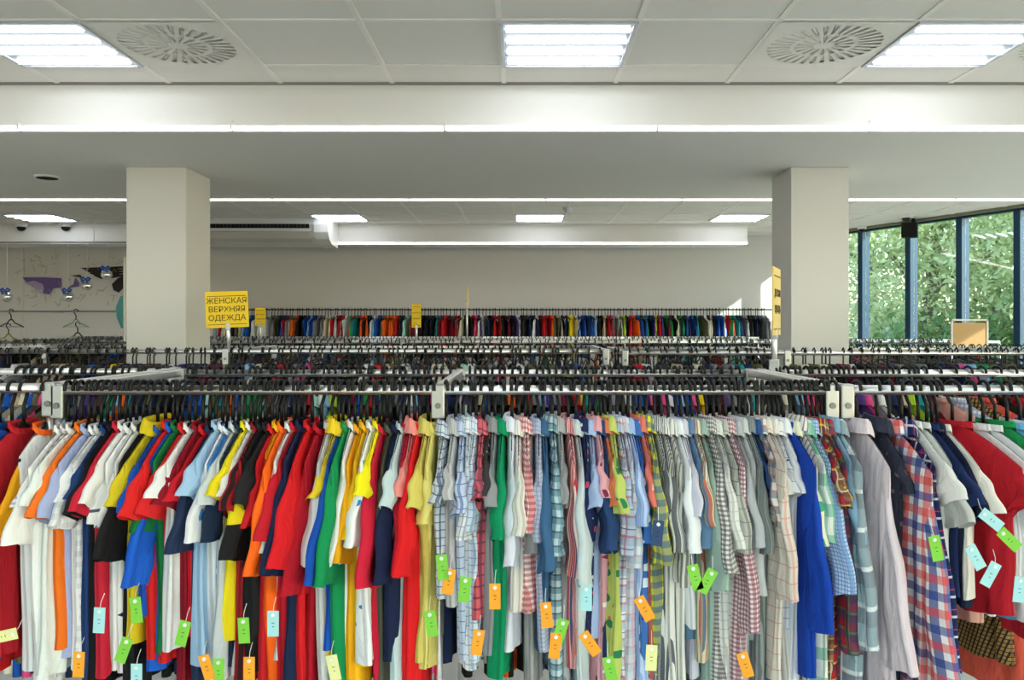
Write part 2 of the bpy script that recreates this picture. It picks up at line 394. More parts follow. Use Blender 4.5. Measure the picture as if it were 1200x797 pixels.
fb = bmesh.new(); zz = [P(0, y, 8.6).z for y in (385, 372, 360, 347)]; a = [fb.verts.new((-.014, 0, z)) for z in zz]; b = [fb.verts.new((-.014 - w, -.02, z)) for z, w in zip(zz, (.01, .06, .07, .02))]
for i in range(3): fb.faces.new((a[i], a[i + 1], b[i + 1], b[i]))
bmesh.ops.solidify(fb, geom=fb.faces[:], thickness=.004); link('cloth', fb, mat('turquoise_cloth', (120, 200, 205), .8), bn)

# ------------------------------------------------------------------ racks
ZA, ZBr = EYE - .1895, EYE - .161
def rack(label, x0, x1, posts, y0, y1, z, foot=True, group=None, plates=True, r=.0145):
    t = empty('clothes_rack', ((x0 + x1) / 2, (y0 + y1) / 2, 0)); cx, cy = t.location.x, t.location.y
    tag(t, label, 'clothes rack', group)
    for y in (y0, y1): link('rail', T([(x0 - cx, y - cy, z), (x1 - cx, y - cy, z)], r, 14), chrome, t, True)
    for x in posts:
        for y in (y0, y1):
            link('post', T([(x - cx, y - cy, .03), (x - cx, y - cy, z - .012)], .0125, 12), chrome, t, True)
            if foot: link('foot', T([(x - cx, y - cy, 0), (x - cx, y - cy, .03)], [.02, .016], 10), blackp, t)
            if plates:
                s = -1 if y == y0 else 1
                c = link('connector', B(x - cx - .02, x - cx + .02, y - cy - .019, y - cy + .019, z - .085, z + .018, bev=.005), steel, t)
                link('bolt', T([(x - cx, y - cy + s * .018, z - .045), (x - cx, y - cy + s * .024, z - .045)], .009, 10), mat('bolt_steel', (120, 120, 122), .4, 1), c)
        link('side_bar', B(x - cx - .013, x - cx + .013, y0 - cy + .01, y1 - cy - .01, z - .012, z + .016, bev=.004), chrome, t)
        link('side_bar', T([(x - cx, y0 - cy, .22), (x - cx, y1 - cy, .22)], .010, 8), chrome, t)
    return t
XP = lambda px, Y=2.4: (px - VX) * Y / F
YA, YA2 = 2.4, 3.25
rack('chrome double rack in front, carrying the T-shirts and the patterned shirts', XP(70), XP(974), [XP(70), XP(514), XP(973)], YA, YA2, ZA)
rack('chrome rack in front at the left picture edge with a few bright tops', XP(70) - 1.3, XP(60), [XP(60) - 1.25, XP(60)], YA, YA2, ZA + .006)
rack('chrome rack in front beside the edge-on sign, carrying the large plaid shirt', XP(991), XP(991) + 1.5, [XP(991), XP(991) + 1.5], YA, YA2, ZA)
YB1, YB2 = 5.1, 6.1
rack('long chrome rack in front of the columns, left half with the yellow sign', -3.6, .55, [-3.6, XP(265, YB1), -.35 + .87], YB1, YB2, ZBr, group=None)
rack('long chrome rack in front of the columns, right half beside the window wall', .62, 3.9, [.64, 1.66, 3.88], YB1, YB2, ZBr - .01)
YC1, YC2, YD = 8.0, 8.9, 10.0
rack('long chrome rack behind the columns, third row back', -5.6, 4.7, [-5.6, -3.4, -1.2, 1.0, 3.0, 4.7], YC1, YC2, EYE - .16, plates=False)
t = rack('long low chrome rack just in front of the back wall rail', -5.6, 2.9, [-5.6, -2.6, 0, 2.9], YD, YD + .5, EYE - .15, plates=False)
ZF, YF = EYE + 19 * 11.4 / F, 11.4
t = empty('wall_rail', (0, YF, 0)); tag(t, 'long thin high rail along the back wall with bright clothes', 'rail')
link('rail', T([(-4.3, 0, ZF), (3.5, 0, ZF)], .009, 8), blackp, t)
for k in range(9):
    link('bracket', T([(-4.2 + .95 * k, 0, ZF), (-4.2 + .95 * k, YB - YF, ZF)], .008, 6), steel, t)

# ------------------------------------------------------------------ hangers
def hook_pts(r=.0235, n=14):
    pts = [(0, 0, -.100), (0, 0, -.045), (0, .010, -.030)]
    for k in range(n):
        a = -PI * .18 + k / (n - 1) * PI * 1.22
        pts.append((0, r * math.cos(a), r * math.sin(a) * 1.05 + .002))
    return pts
def arm_mesh(hw=.132):
    bm = bmesh.new()
    pts = [(0, s * hw * q, -.100 - (.026 + .064 * abs(q) ** 1.3 if abs(q) > .15 else 0)) for s, q in [(-1, 1), (-1, .8), (-1, .55), (-1, .3), (-1, .1), (1, .1), (1, .3), (1, .55), (1, .8), (1, 1)]]
    tube(bm, pts, [.007, .008, .008, .0075, .009, .009, .0075, .008, .008, .007], 8, sc=(1, .5))
    tube(bm, [(0, -hw * .95, -.184), (0, hw * .95, -.184)], .0035, 6)
    return bm
def make_hanger():
    o = link('clothes_hanger', arm_mesh(), blackp, None, True)
    link('hook', T(hook_pts(), .0053, 8), blackp, o, True); return o
hproto = make_hanger(); hfirst = [True]
def hanger(x, y, z, yaw, label, group, hyaw=0):
    if hfirst[0]: o = hproto; hfirst[0] = False
    else:
        o = hproto.copy(); COL.objects.link(o)
        c = hproto.children[0].copy(); COL.objects.link(c); c.parent = o
    o.location = (x, y, z); o.rotation_euler = (0, 0, yaw); o.children[0].rotation_euler = (0, 0, hyaw)
    tag(o, label, 'hanger', group); return o

# ------------------------------------------------------------------ garments
def sm(t): t = max(0, min(1, t)); return t * t * (3 - 2 * t)
def grid_obj(name, V, UV, nu, nv, m, parent=None, closed=True):
    me = bpy.data.meshes.new(name); faces = []; uvs = []
    for j in range(nv):
        for i in range(nu):
            a = j * (nu + 1) + i; b = a + 1; c = a + nu + 2; d = a + nu + 1
            faces.append((a, b, c, d)); uvs += [UV[a], UV[b], UV[c], UV[d]]
    me.from_pydata(V, [], faces); ul = me.uv_layers.new(name='UVMap')
    ul.data.foreach_set('uv', [q for p in uvs for q in p])
    me.polygons.foreach_set('use_smooth', [True] * len(faces)); me.materials.append(m); me.update()
    o = bpy.data.objects.new(name, me); COL.objects.link(o)
    if parent: o.parent = parent
    return o
NECK = -.098
def torso(name, hw, blen, m, rg, nu=56, nv=26, slope=.075, tb=.024, fold=.008, flare=.01, taper=.08):
    V = []; UV = []; ph = [rg.uniform(0, 6.3) for _ in range(6)]; lam = rg.uniform(.06, .11); sway = rg.uniform(-.012, .012)
    for j in range(nv + 1):
        v = (j / nv) ** 1.7
        for i in range(nu + 1):
            th = 2 * PI * i / nu; c, s = math.cos(th), math.sin(th)
            d = math.copysign(abs(c) ** .75, c); ss = math.copysign(abs(s) ** .6, s)
            w = hw * (1 - taper * sm(v * 2.4)) + flare * v + .006 * math.sin(v * 9 + ph[4]) * v
            Y = w * d; q = abs(d)
            zt = NECK - slope * q ** 1.35
            nk = max(0, 1 - (Y / .065) ** 2)
            zt -= nk * (.020 if s > 0 else .004)
            zb = NECK - blen + .006 * math.sin(Y * 30 + ph[0]) - .012 * (d * d) * math.sin(ph[1])
            z = zt + (zb - zt) * v
            t0 = .0015 + .010 * nk; t = t0 + (.011 - t0) * min(1, v / .05) ** .5 + (tb - .011) * sm(v * 3)
            f = fold * sm(v * 2.2) * (math.sin(Y * 2 * PI / lam + ph[2] + 1.6 * v) + .5 * math.sin(Y * 4.3 * PI / lam + ph[3] - 2 * v))
            X = t * ss + f * (1.0 if s > 0 else .8) + sway * v * v
            V.append((X, Y, z)); UV.append((Y + (0 if s >= 0 else .77), z))
    return grid_obj(name, V, UV, nu, nv, m)
def sleeve(parent, side, hw, L, a, hemw, tw, m, rg, slope=.075, ah=.15, nu=24, nv=14, ts=.018, name='sleeve'):
    V = []; UV = []; ph = [rg.uniform(0, 6.3) for _ in range(4)]
    zs = NECK - slope
    S0 = (side * (hw - .035), zs + .022); S1 = (side * (hw - .045), zs - ah)
    u = (math.sin(a), -math.cos(a)); base = (side * hw, zs)
    O = (base[0] + side * u[0] * L, base[1] + u[1] * L); I = (O[0] - side * math.cos(a) * hemw, O[1] - math.sin(a) * hemw)
    for j in range(nv + 1):
        s = j / nv
        # outer edge is curved over the shoulder
        kx = 1 - (1 - s) ** 1.5
        o_ = (S0[0] + (O[0] - S0[0]) * (.45 * kx + .55 * s), S0[1] + (O[1] - S0[1]) * (s ** 1.12))
        i_ = (S1[0] + (I[0] - S1[0]) * s, S1[1] + (I[1] - S1[1]) * s)
        if i_[1] > S1[1] and I[1] > S1[1]: pass
        for i in range(nu + 1):
            th = 2 * PI * i / nu; c, sn = math.cos(th), math.sin(th)
            e = (1 - math.copysign(abs(c) ** .8, c)) / 2
            Y = o_[0] + (i_[0] - o_[0]) * e; z = o_[1] + (i_[1] - o_[1]) * e
            t = .010 + (ts - .010) * sm(s * 1.6)
            X = t * math.copysign(abs(sn) ** .7, sn)
            X += (s ** 1.2) * tw * (1 - .75 * e)
            X += .007 * sm(s * 2) * math.sin(e * 11 + ph[0] + s * 2) + .004 * sm(s * 2) * math.sin(s * 13 + ph[1] + e * 3)
            z += .004 * math.sin(e * 9 + ph[2]) * s
            V.append((X, Y, z)); UV.append(((e * .16) + (0 if sn >= 0 else .31), z))
    return grid_obj(name, V, UV, nu, nv, m, parent)
def collar(parent, kind, m, rg, nu=28):
    prof = [(0, 0), (-.001, .010), (.0, .018), (.003, .018), (.004, .0)] if kind == 'round' else [(0, -.004), (-.002, .020), (.002, .034), (.009, .033), (.018, .006), (.020, -.008)]
    V = []; UV = []
    for (o_, h) in prof:
        for i in range(nu + 1):
            th = 2 * PI * i / nu; c, s = math.cos(th), math.sin(th)
            dip = -.024 * max(0, s) ** .7 * (1 if kind == 'round' else .7) - .004
            V.append(((.016 + o_) * s, (.064 + o_) * c, NECK + dip + h - .010)); UV.append((th * .06, h))
    return grid_obj('collar', V, UV, nu, len(prof) - 1, m, parent)
def price_tag(parent, wpos, col, rot, cname):
    """wpos world position of the tag's top; parented to its garment"""
    bm = bmesh.new(); box(bm, -.0145, .0145, -.0008, .0008, -.066, 0)
    bmesh.ops.rotate(bm, cent=(0, 0, 0), matrix=Matrix.Rotation(rot, 3, 'Y'), verts=bm.verts[:])
    o = link('price_tag', bm, mat('tag_card', col, .6), parent)
    inv = (Matrix.Translation(parent.location) @ parent.rotation_euler.to_matrix().to_4x4()).inverted()
    o.matrix_local = inv @ Matrix.Translation(wpos)
    def rp(x, z): v = Matrix.Rotation(rot, 3, 'Y') @ Vector((x, 0, z)); return v
    bm = bmesh.new(); tube(bm, [rp(0, -.010) + Vector((0, -.0008, 0)), rp(0, -.010) + Vector((0, -.003, 0))], .005, 10); link('grommet', bm, whitep, o)
    bm = bmesh.new()
    for k, (x0, x1) in enumerate([(-.0035, .0035), (-.002, .003)]):
        q = [rp(x0, -.03 - .01 * k), rp(x1, -.03 - .01 * k), rp(x1, -.0315 - .01 * k), rp(x0, -.0315 - .01 * k)]
        bm.faces.new([bm.verts.new(p + Vector((0, -.0012, 0))) for p in q])
    link('print', bm, blackp, o)
    bm = bmesh.new(); tube(bm, [rp(0, -.010) + Vector((0, -.002, 0)), Vector((0, .006, .012)), Vector((.002, .02, .03))], .0008, 5); link('string', bm, whitep, o)
    tag(o, '%s price tag' % cname)

FRONT = []     # (object, px tip x)
USED = set()
def uniq(l):
    assert l not in USED, l
    n = len(l.split()); assert 4 <= n <= 16, (n, l)
    USED.add(l); return l
WORDK = {'t_shirt': 'T-shirt', 'shirt': 'shirt', 'jumper': 'jumper', 'jacket': 'jacket', 'dress': 'dress', 'long_sleeve_top': 'top', 'skirt': 'skirt', 'polo_shirt': 'polo shirt'}
CATK = {'t_shirt': 'T-shirt', 'shirt': 'shirt', 'jumper': 'jumper', 'jacket': 'jacket', 'dress': 'dress', 'long_sleeve_top': 'top', 'skirt': 'skirt', 'polo_shirt': 'polo shirt'}
WH = 'e4e4e6'; GR = 'b9babf'; RD = 'd01d22'; DR = 'a3182a'; NV = '1a2748'; BK = '17171b'; BL = '1c4fb0'; YE = 'ecc81e'; OR = 'f0651e'; GN = '0c8a4c'; MU = 'f0a81c'; KH = 'cdbf62'; OL = '55564a'; LB = '8fb4dc'; PK = 'e39a94'
# x, kind, short name, body material, sleeve material, sleeve-hem y, body-hem y, extra half width
C = lambda c: fabric(c)
def it(x, short, m, sy, by, kind='t_shirt', sm_=None, cm=None, hw=0, yaw=0, hem=0): return dict(hem=hem, x=x, s=short, m=m if not isinstance(m, str) else C(m), sy=sy, by=by, k=kind, sm=(C(sm_) if isinstance(sm_, str) else sm_), cm=(C(cm) if isinstance(cm, str) else cm), hw=hw, yaw=yaw)
LEFT0 = [
 it(-95, 'blue', '2f6fc0', 640, 780), it(-74, 'mustard', MU, 640, 800), it(-50, 'light blue', '3d8fd8', 600, 760), it(-32, 'crimson', DR, 590, 790), it(-14, 'sky blue', '2d78c8', 600, 775), it(0, 'red', RD, 600, 790), it(14, 'royal blue', BL, 595, 770), it(28, 'dark red', 'b3202c', 590, 760),
 it(56, 'white orange-sleeved', WH, 632, 780, sm_=MU, cm=OR, hw=-.03)]
LEFT = [
 it(80, 'long white', 'eaeaea', 640, 792, hw=.02), it(88, 'grey-striped', stripes('e2e0e4', 'a9a3ad', .014, .45, 'v'), 600, 770), it(95, 'off-white', 'dfe4e2', 600, 778, hw=.01), it(104, 'bright orange', 'ee7322', 612, 748),
 it(111, 'lavender', 'a4aed6', 612, 755), it(119, 'short-sleeved white', 'e8e8ea', 560, 770), it(126, 'white banded', stripes('e4e4e8', 'cfd2da', .03, .5, 'v'), 620, 768), it(133, 'dark blue', '1e3a6e', 585, 790), it(140, 'black', BK, 612, 800),
 it(147, 'crimson', 'c42238', 608, 780), it(153, 'plain white', WH, 600, 768), it(160, 'white navy-edged', 'e6e6ea', 618, 780, sm_=stripes('e6e6ea', NV, .08, .1, 'v')), it(168, 'white tartan-print', floral('e6e4e4', ('c6404c', 9, .16), (NV, 13, .14)), 625, 785), it(176, 'black leathery', '1b1b1d', 655, 800),
 it(185, 'yellow', 'd3bc22', 600, 740, kind='polo_shirt', hw=.01), it(194, 'cobalt blue', BL, 608, 700), it(203, 'bright red', 'd82423', 615, 760, hw=.02), it(208, 'royal blue', '1d5cc8', 690, 770), it(214, 'green white-trimmed', '16703c', 632, 760, sm_=stripes('16703c', WH, .6, .03, 'v')),
 it(222, 'scarlet', 'd42428', 610, 770), it(229, 'white', WH, 575, 750), it(238, 'maroon', '8c1426', 600, 790), it(246, 'red', 'ce1f2c', 585, 735), it(253, 'navy', '22304e', 650, 790, hw=.01), it(261, 'pale blue', '9dbfe0', 585, 770), it(267, 'cream white', 'e2e4ea', 640, 790, hw=.012),
 it(273, 'sky blue striped', stripes('3f86cc', 'e8eef4', .25, .06, 'v'), 625, 760), it(280, 'light grey', 'c3cbd0', 600, 780), it(287, 'dark navy', '1b2a44', 640, 770), it(294, 'lemon yellow', 'e6d21e', 545, 740), it(299, 'white', 'e0e2e4', 560, 780), it(305, 'red-and-black', multistripe('a01c24', ['17171b', '17171b', 'a01c24'], .05), 605, 790),
 it(311, 'black yellow-cuffed', '1a1a1c', 660, 780, sm_=stripes('1a1a1c', 'e4cf1c', .36, .24, 'v')), it(319, 'coal black', '202024', 600, 730), it(325, 'red', 'c81f28', 622, 800), it(330, 'gold', 'f0b020', 515, 770, hw=-.03), it(335, 'large orange', 'ff6a1c', 682, 830, hw=.045, hem=.19),
 it(345, 'white', 'dfe3e6', 655, 770), it(350, 'crimson white-piped', 'c01c2c', 640, 790), it(357, 'navy', NV, 682, 800, hw=.01), it(366, 'red', 'd41c24', 670, 810, hw=.02), it(377, 'dark red', 'b5182a', 700, 815), it(389, 'light grey', 'c8c9cc', 668, 800, hw=.01), it(397, 'yellow', 'e8c62a', 560, 760, kind='polo_shirt'),
 it(402, 'blue', '1a55b8', 682, 750), it(409, 'emerald green', '128a52', 690, 840, hw=.03), it(416, 'white', 'e6e6e8', 670, 800), it(423, 'mustard', 'eeaa1a', 665, 800), it(430, 'amber', 'f2b81e', 640, 810), it(438, 'white blue-lettered', floral('e9e9ec', ('2a80c4', 22, .18)), 650, 770, hw=.01),
 it(445, 'lemon', 'ece01c', 560, 770), it(450, 'crimson', 'c8203a', 690, 790), it(458, 'olive grey', OL, 640, 830, kind='long_sleeve_top'), it(466, 'navy', '1a2444', 686, 770, hw=.01), it(473, 'pale blue', 'b9cdd2', 600, 790), it(479, 'crimson', 'c4203a', 675, 800), it(486, 'salmon', 'e08a84', 590, 780, kind='polo_shirt'),
 it(492, 'vivid red', 'dc1c22', 678, 830, hw=.015), it(502, 'khaki yellow', KH, 600, 760, kind='polo_shirt'), it(508, 'pale yellow printed', floral('dccf78', ('a89c60', 30, .10)), 620, 778)]
sh = 'shirt'
MID = [
 it(523, 'blue-checked', check('c9d2de', '3a4a74', .022), 590, 690, sh), it(534, 'grey linen', stripes('b9babd', '9a9ba0', .012, .3), 582, 702, sh, hw=.01), it(543, 'blue-lined', check('bccbe4', '5b6fa4', .03, .1), 605, 760, sh), it(551, 'crumpled white checked', check('dfe4ea', '8892a6', .026, .1), 640, 770, sh),
 it(558, 'pale blue checked', check('cfdcec', '6c88b4', .02, .12), 630, 765, sh), it(566, 'coral checked', check('d4606a', '6a3a50', .03, .2), 575, 720, sh), it(573, 'charcoal patterned', floral('3a3638', ('c8c0b8', 40, .2)), 590, 760, 'dress'), it(580, 'mid grey', '8c8e94', 600, 762, sh),
 it(589, 'emerald satin', '0a8a5c', 640, 788, sh, hw=.015), it(600, 'white lavender-tinted', 'dfe2f0', 668, 750, sh), it(608, 'cream pinstriped', stripes('e2dfda', 'b8b0a4', .016, .2), 632, 700, sh, hw=.01), it(616, 'red gingham', gingham('f0dcdc', 'b02434', .016), 630, 700, sh),
 it(621, 'grey knit', '9a9a9c', 655, 830, 'jumper'), it(631, 'lavender-grey checked', check('b4bcd2', '7d88ac', .012, .3, .5), 640, 756, sh, hw=.02), it(637, 'dark denim', '3a5f86', 668, 752, sh), it(647, 'teal tartan', plaid('b8ccd4', '2d6a80', '1b2a44', .035), 655, 790, sh), it(655, 'grey fine-striped', stripes('b0b2b4', '84868a', .01, .4), 600, 800, sh),
 it(666, 'pink-red multi-striped', multistripe('d9a0a4', ['b0283c', '3a4470', 'ecd9d4', 'd46848', '8a3048'], .036), 680, 768, sh, hw=.01), it(675, 'pale mint', 'c0ccd0', 684, 830, sh, hw=.02), it(684, 'navy flowered', floral('1c2850', ('c84860', 26, .22), ('d8d8e0', 34, .18)), 640, 745, sh), it(691, 'light blue', 'a4b8e0', 600, 730, sh),
 it(698, 'pink flowered', floral('d8a0ac', ('7a2c48', 24, .24), ('f0e4e4', 30, .22)), 590, 800, sh), it(704, 'indigo', '26406c', 645, 760, sh), it(709, 'orange flowered', floral('d47a50', ('f0e0b0', 22, .25), ('3c6a50', 26, .22)), 600, 780, sh), it(715, 'green-yellow flowered', floral('b8c468', ('2d7a50', 22, .28), ('d86048', 28, .18)), 610, 790, sh),
 it(723, 'white-blue-pink tartan', plaid('d5d8e0', '8fa4c4', 'b06078', .05, '3a4668'), 655, 790, sh, hw=.02), it(730, 'soft pastel tartan', plaid('dde0e6', 'a8b6c8', 'c89ab0', .045), 672, 800, sh), it(736, 'cornflower striped', stripes('8aa8dc', 'b8cbee', .008, .4), 620, 800, sh),
 it(743, 'blue batik', floral('3c6cb8', ('d4e4f4', 20, .26), ('1c3c80', 26, .2)), 640, 760, sh), it(750, 'coral pink', floral('dc7468', ('f0c0b0', 26, .2)), 600, 780, sh), it(757, 'yellow-and-blue checked', gingham('d8d434', '1c5080', .034), 665, 782, sh, hw=.015),
 it(767, 'dark-striped', stripes('c4c8cc', '2c303a', .010, .45), 620, 790, sh), it(775, 'navy-and-white striped', stripes('dcdcd8', '3c4250', .014, .35), 650, 800, sh), it(783, 'white wide-striped', stripes('dcdcd6', '6c6e6e', .026, .25), 690, 830, sh, hw=.01),
 it(792, 'plain white', 'e2e6ec', 648, 720, sh, hw=.02), it(798, 'lilac grey', 'c4c4d4', 610, 780, sh), it(805, 'slate blue', '5f7fa0', 645, 740, sh), it(811, 'many-coloured striped', multistripe('cfc0a8', ['b0584c', '4c6c88', 'e4d8c0', '6c8c6c'], .04), 620, 760, sh), it(819, 'sage green', '94aca4', 688, 830, sh),
 it(828, 'dark grey gingham', gingham('dcdad8', '3c383c', .012), 672, 790, sh), it(836, 'off-white checked', check('d4d6d4', 'a8aaa6', .024, .08), 645, 830, sh, hw=.015), it(843, 'grey windowpane', check('b4b6b0', '74746e', .034, .08), 650, 835, sh, hw=.01),
 it(850, 'burgundy gingham', gingham('e4d4da', '7a1c3a', .0125), 750, 800, 'shirt', hw=.02, hem=.10), it(859, 'soft grey', 'a8acb2', 640, 780, sh, hw=-.02), it(866, 'grey faded', 'c0c2c4', 705, 740, sh), it(873, 'grey dark-cuffed', stripes('868e90', '5c6466', .01, .4), 655, 830, sh, hw=.01),
 it(881, 'deep denim', '2f5488', 590, 800, sh, hw=-.04), it(887, 'navy-and-white plaid', plaid('e0dcd8', '3c4468', 'b86858', .04), 620, 780, sh), it(893, 'beige red-lined', check('d6cec4', 'c08078', .042, .08, .6), 715, 790, sh, hw=.045, hem=.15), it(901, 'off-white', 'dcd8d2', 570, 788, sh, hw=-.02), it(907, 'white blue-lined', check('e2e2e6', '7484a8', .03, .08), 560, 780, sh, hw=-.03), it(912, 'chalk white', 'e0e2ea', 550, 790, sh, hw=-.03),
 it(918, 'royal blue', '1440a8', 752, 790, 'long_sleeve_top', hw=.05, hem=.18, yaw=.10), it(926, 'cream green-flecked', floral('dcdcc8', ('48a080', 16, .22)), 640, 780, sh), it(933, 'white diagonal-striped', fabric('dcd8d4', (('707278', 'd', .022, .3, 0, .9),)), 725, 800, sh), it(940, 'green block checked', plaid('e0e4dc', '40a888', None, .08), 640, 800, sh),
 it(946, 'blue fine-checked', check('b4cce8', '6484b8', .010, .3), 692, 780, sh), it(952, 'crimson tartan', plaid('b02834', '24304c', 'd8c040', .045), 600, 790, sh), it(957, 'brown plaid', plaid('a87850', '5c4030', 'd8c8a8', .03), 560, 800, sh), it(963, 'red tartan', plaid('b82c34', '2c4060', '3c8060', .05), 770, 830, sh), it(970, 'washed light denim', '84a8c4', 640, 790, sh)]
RIGHT = [
 it(976, 'grey-and-blue block plaid', plaid('a8c4cc', '707884', 'e0e4e8', .10), 765, 800, sh, hw=.02), it(1004, 'long pale lilac', stripes('ded0d8', 'd4c4ce', .03, .3), 790, 840, sh, hw=.03), it(1028, 'dark patterned', floral('343848', ('786870', 30, .2)), 540, 790, sh, hw=-.03), it(1042, 'large red-white-blue plaid', fabric('e4e0e4', (('1c3c88', 'u', .085, .30, .1, .8), ('d8382c', 'u', .085, .30, .60, .72), ('1c3c88', 'v', .085, .26, .3, .72), ('d8382c', 'v', .085, .26, .8, .62))), 835, 860, sh, hw=.05, hem=.16, yaw=.05),
 it(1056, 'navy red-lined plaid', plaid('27346c', '141c44', 'd8dce8', .05, 'c43848'), 790, 835, sh, hw=.03), it(1066, 'white linen', 'dcdcda', 575, 700, hw=.02), it(1076, 'light stone', 'cdd0cc', 618, 690, hw=.02), it(1086, 'navy', '1c2c58', 600, 690, hw=.01), it(1092, 'dark indigo', '18203c', 610, 700, hw=.01), it(1098, 'cream', 'dedad2', 605, 690, hw=.03),
 it(1116, 'deep red', 'b41c2a', 600, 720, 'long_sleeve_top', hw=.06, yaw=.35, hem=.12), it(1137, 'white', 'dadadc', 590, 680, hw=.02, yaw=.3), it(1152, 'pearl grey', 'd2d4d8', 620, 720, 'long_sleeve_top', hw=.03, yaw=.25), it(1166, 'leaf green', '1c8c4c', 600, 700, hw=.02, yaw=.25), it(1180, 'light blue', '6cb0e0', 640, 730, hw=.02, yaw=.25), it(1195, 'white blue-grey', 'd4dae0', 640, 700, hw=.02, yaw=.25), it(1212, 'blue', '2c6cc0', 640, 720, hw=.02, yaw=.25), it(1230, 'red', 'c42430', 640, 770, hw=.02, yaw=.25), it(1250, 'white', 'e0e0e0', 600, 760), it(1270, 'mint green', '8cc8a8', 600, 760)]
def build_front(items, where, zrail=ZA):
    n = len(items)
    for i, g in enumerate(items):
        rg = random.Random(int(g['x'] * 31 + 7)); X = XP(g['x'])
        side = (g['x'] - VX) / 480.0
        yaw = .03 * max(-1.3, min(1.3, side)) + rg.uniform(-.03, .03) + g['yaw']
        hw = .17 + g['hw'] + rg.uniform(-.01, .008)
        kk = g['k']; long_ = kk in ('long_sleeve_top', 'jumper') or g['sy'] > 700
        # depth of sleeve tip ~ hw+.08 in front of the rail; convert the hem heights
        a = math.radians(rg.uniform(9, 19)) if not long_ else math.radians(rg.uniform(5, 9))
        ztip = EYE - (g['sy'] - HY) * (YA - hw - .07) / F; slope = .09 + g['hw'] * .3
        L = max(.10, (zrail + NECK - slope - ztip) / math.cos(a))
        if L < .16: a = math.radians(24)
        zb = EYE - (g['by'] + 14 - HY) * (YA - hw * .9) / F
        blen = zrail + NECK - zb
        o = torso(kk, hw, blen, g['m'], rg, slope=slope, taper=rg.uniform(.14, .24) if kk != 'shirt' else rg.uniform(.08, .18), fold=rg.uniform(.004, .010), tb=rg.uniform(.018, .030))
        dz = rg.uniform(-.004, .010); o.location = (X, YA, zrail + dz); o.rotation_euler = (rg.uniform(-.02, .02), 0, yaw)
        tw = (.032 * max(-1, min(1, side * 2.0 + rg.uniform(-.2, .2))) + rg.uniform(-.006, .006)) * (.6 if long_ else 1) * (.35 if kk == 'shirt' and g['x'] < 990 and not g['hem'] else 1)
        hem = g['hem'] or ((.135 if kk != 'shirt' else .11) if not long_ else .10) + rg.uniform(-.015, .02)
        sleeve(o, -1, hw, L, a, hem, tw, g['sm'] or g['m'], rg, slope=slope, ah=.16 if not long_ else .18)
        sleeve(o, 1, hw, L, a, hem, tw * -.5, g['sm'] or g['m'], rg, slope=slope, nu=16, nv=8)
        collar(o, 'flat' if kk in ('shirt', 'polo_shirt') else 'round', g['cm'] or g['m'], rg)
        wl, wr_ = (items[i - 1]['s'] if i else 'rack end'), (items[i + 1]['s'] if i < n - 1 else 'rack end')
        full = '%s %s' % (g['s'], WORDK[kk])
        btw = ('between the %s and %s ones' % (wl, wr_)) if 0 < i < n - 1 else ('beside the %s one at the rack end' % (wr_ if i == 0 else wl))
        lab = '%s %s' % (full, btw)
        w2 = lab + ', ' + where
        if len(w2.split()) > 16: w2 = lab
        tag(o, uniq(w2), CATK[kk], 'clothes on the front rail, ' + where)
        hl = 'black hanger in the %s %s' % (full, btw)
        if len(hl.split()) > 16: hl = 'black hanger in the %s, next to the %s one' % (full, wr_ if i < n - 1 else wl)
        hanger(X, YA, zrail, yaw, uniq(hl), 'black hangers on the front rail', hyaw=rg.uniform(-.35, .35))
        if 'x' in g: FRONT.append((o, F * (X + math.sin(yaw) * hw) / (YA - math.cos(yaw) * hw) + VX, g))
build_front(LEFT0, 'at the far left')
build_front(LEFT, 'front left')
build_front(MID, 'front middle')
build_front(RIGHT, 'front right')
TG, TO, TC, TY = '7cc83c', 'f2a01c', 'a4d8e0', 'e4e4a0'
TAGS = [(218, 728, TG, .25), (285, 724, TG, -.05), (292, 770, TO, 0), (93, 764, TO, .05), (117, 712, TC, .05), (150, 748, TG, .35), (158, 700, TG, -.1), (503, 716, TG, -.15), (517, 650, TG, -.1), (528, 667, TO, .15), (580, 684, TO, 0), (546, 676, TG, .1),
        (639, 706, TO, -.1), (562, 738, TO, .15), (661, 726, TG, .3), (687, 686, TC, 0), (683, 742, TO, -.6), (869, 765, TO, -.3), (811, 662, TG, -.25), (764, 756, TY, .05), (836, 668, TG, .5), (772, 610, '1c3c6c', .1), (652, 742, TO, .1), (712, 770, TG, -.2),
        (1150, 600, TC, -.9), (1172, 622, TG, -.8), (1136, 640, TC, -.5), (1168, 660, TC, .5), (1196, 676, TC, .1), (1094, 628, TG, -.2), (20, 742, TY, 1.35), (238, 768, TO, -.3), (256, 772, TG, 0), (320, 716, TC, 0), (388, 768, TY, -.2), (160, 778, TC, 0), (748, 700, TO, -.5)]
CN = {TG: 'green', TO: 'orange', TC: 'pale blue', TY: 'pale yellow', '1c3c6c': 'navy'}
for (px, py, c, r) in TAGS:
    o = min(FRONT, key=lambda q: abs(q[1] - px))[0]
    hw_ = .225; price_tag(o, P(px, py, 2.4 - hw_ - .085), c, r, CN[c])

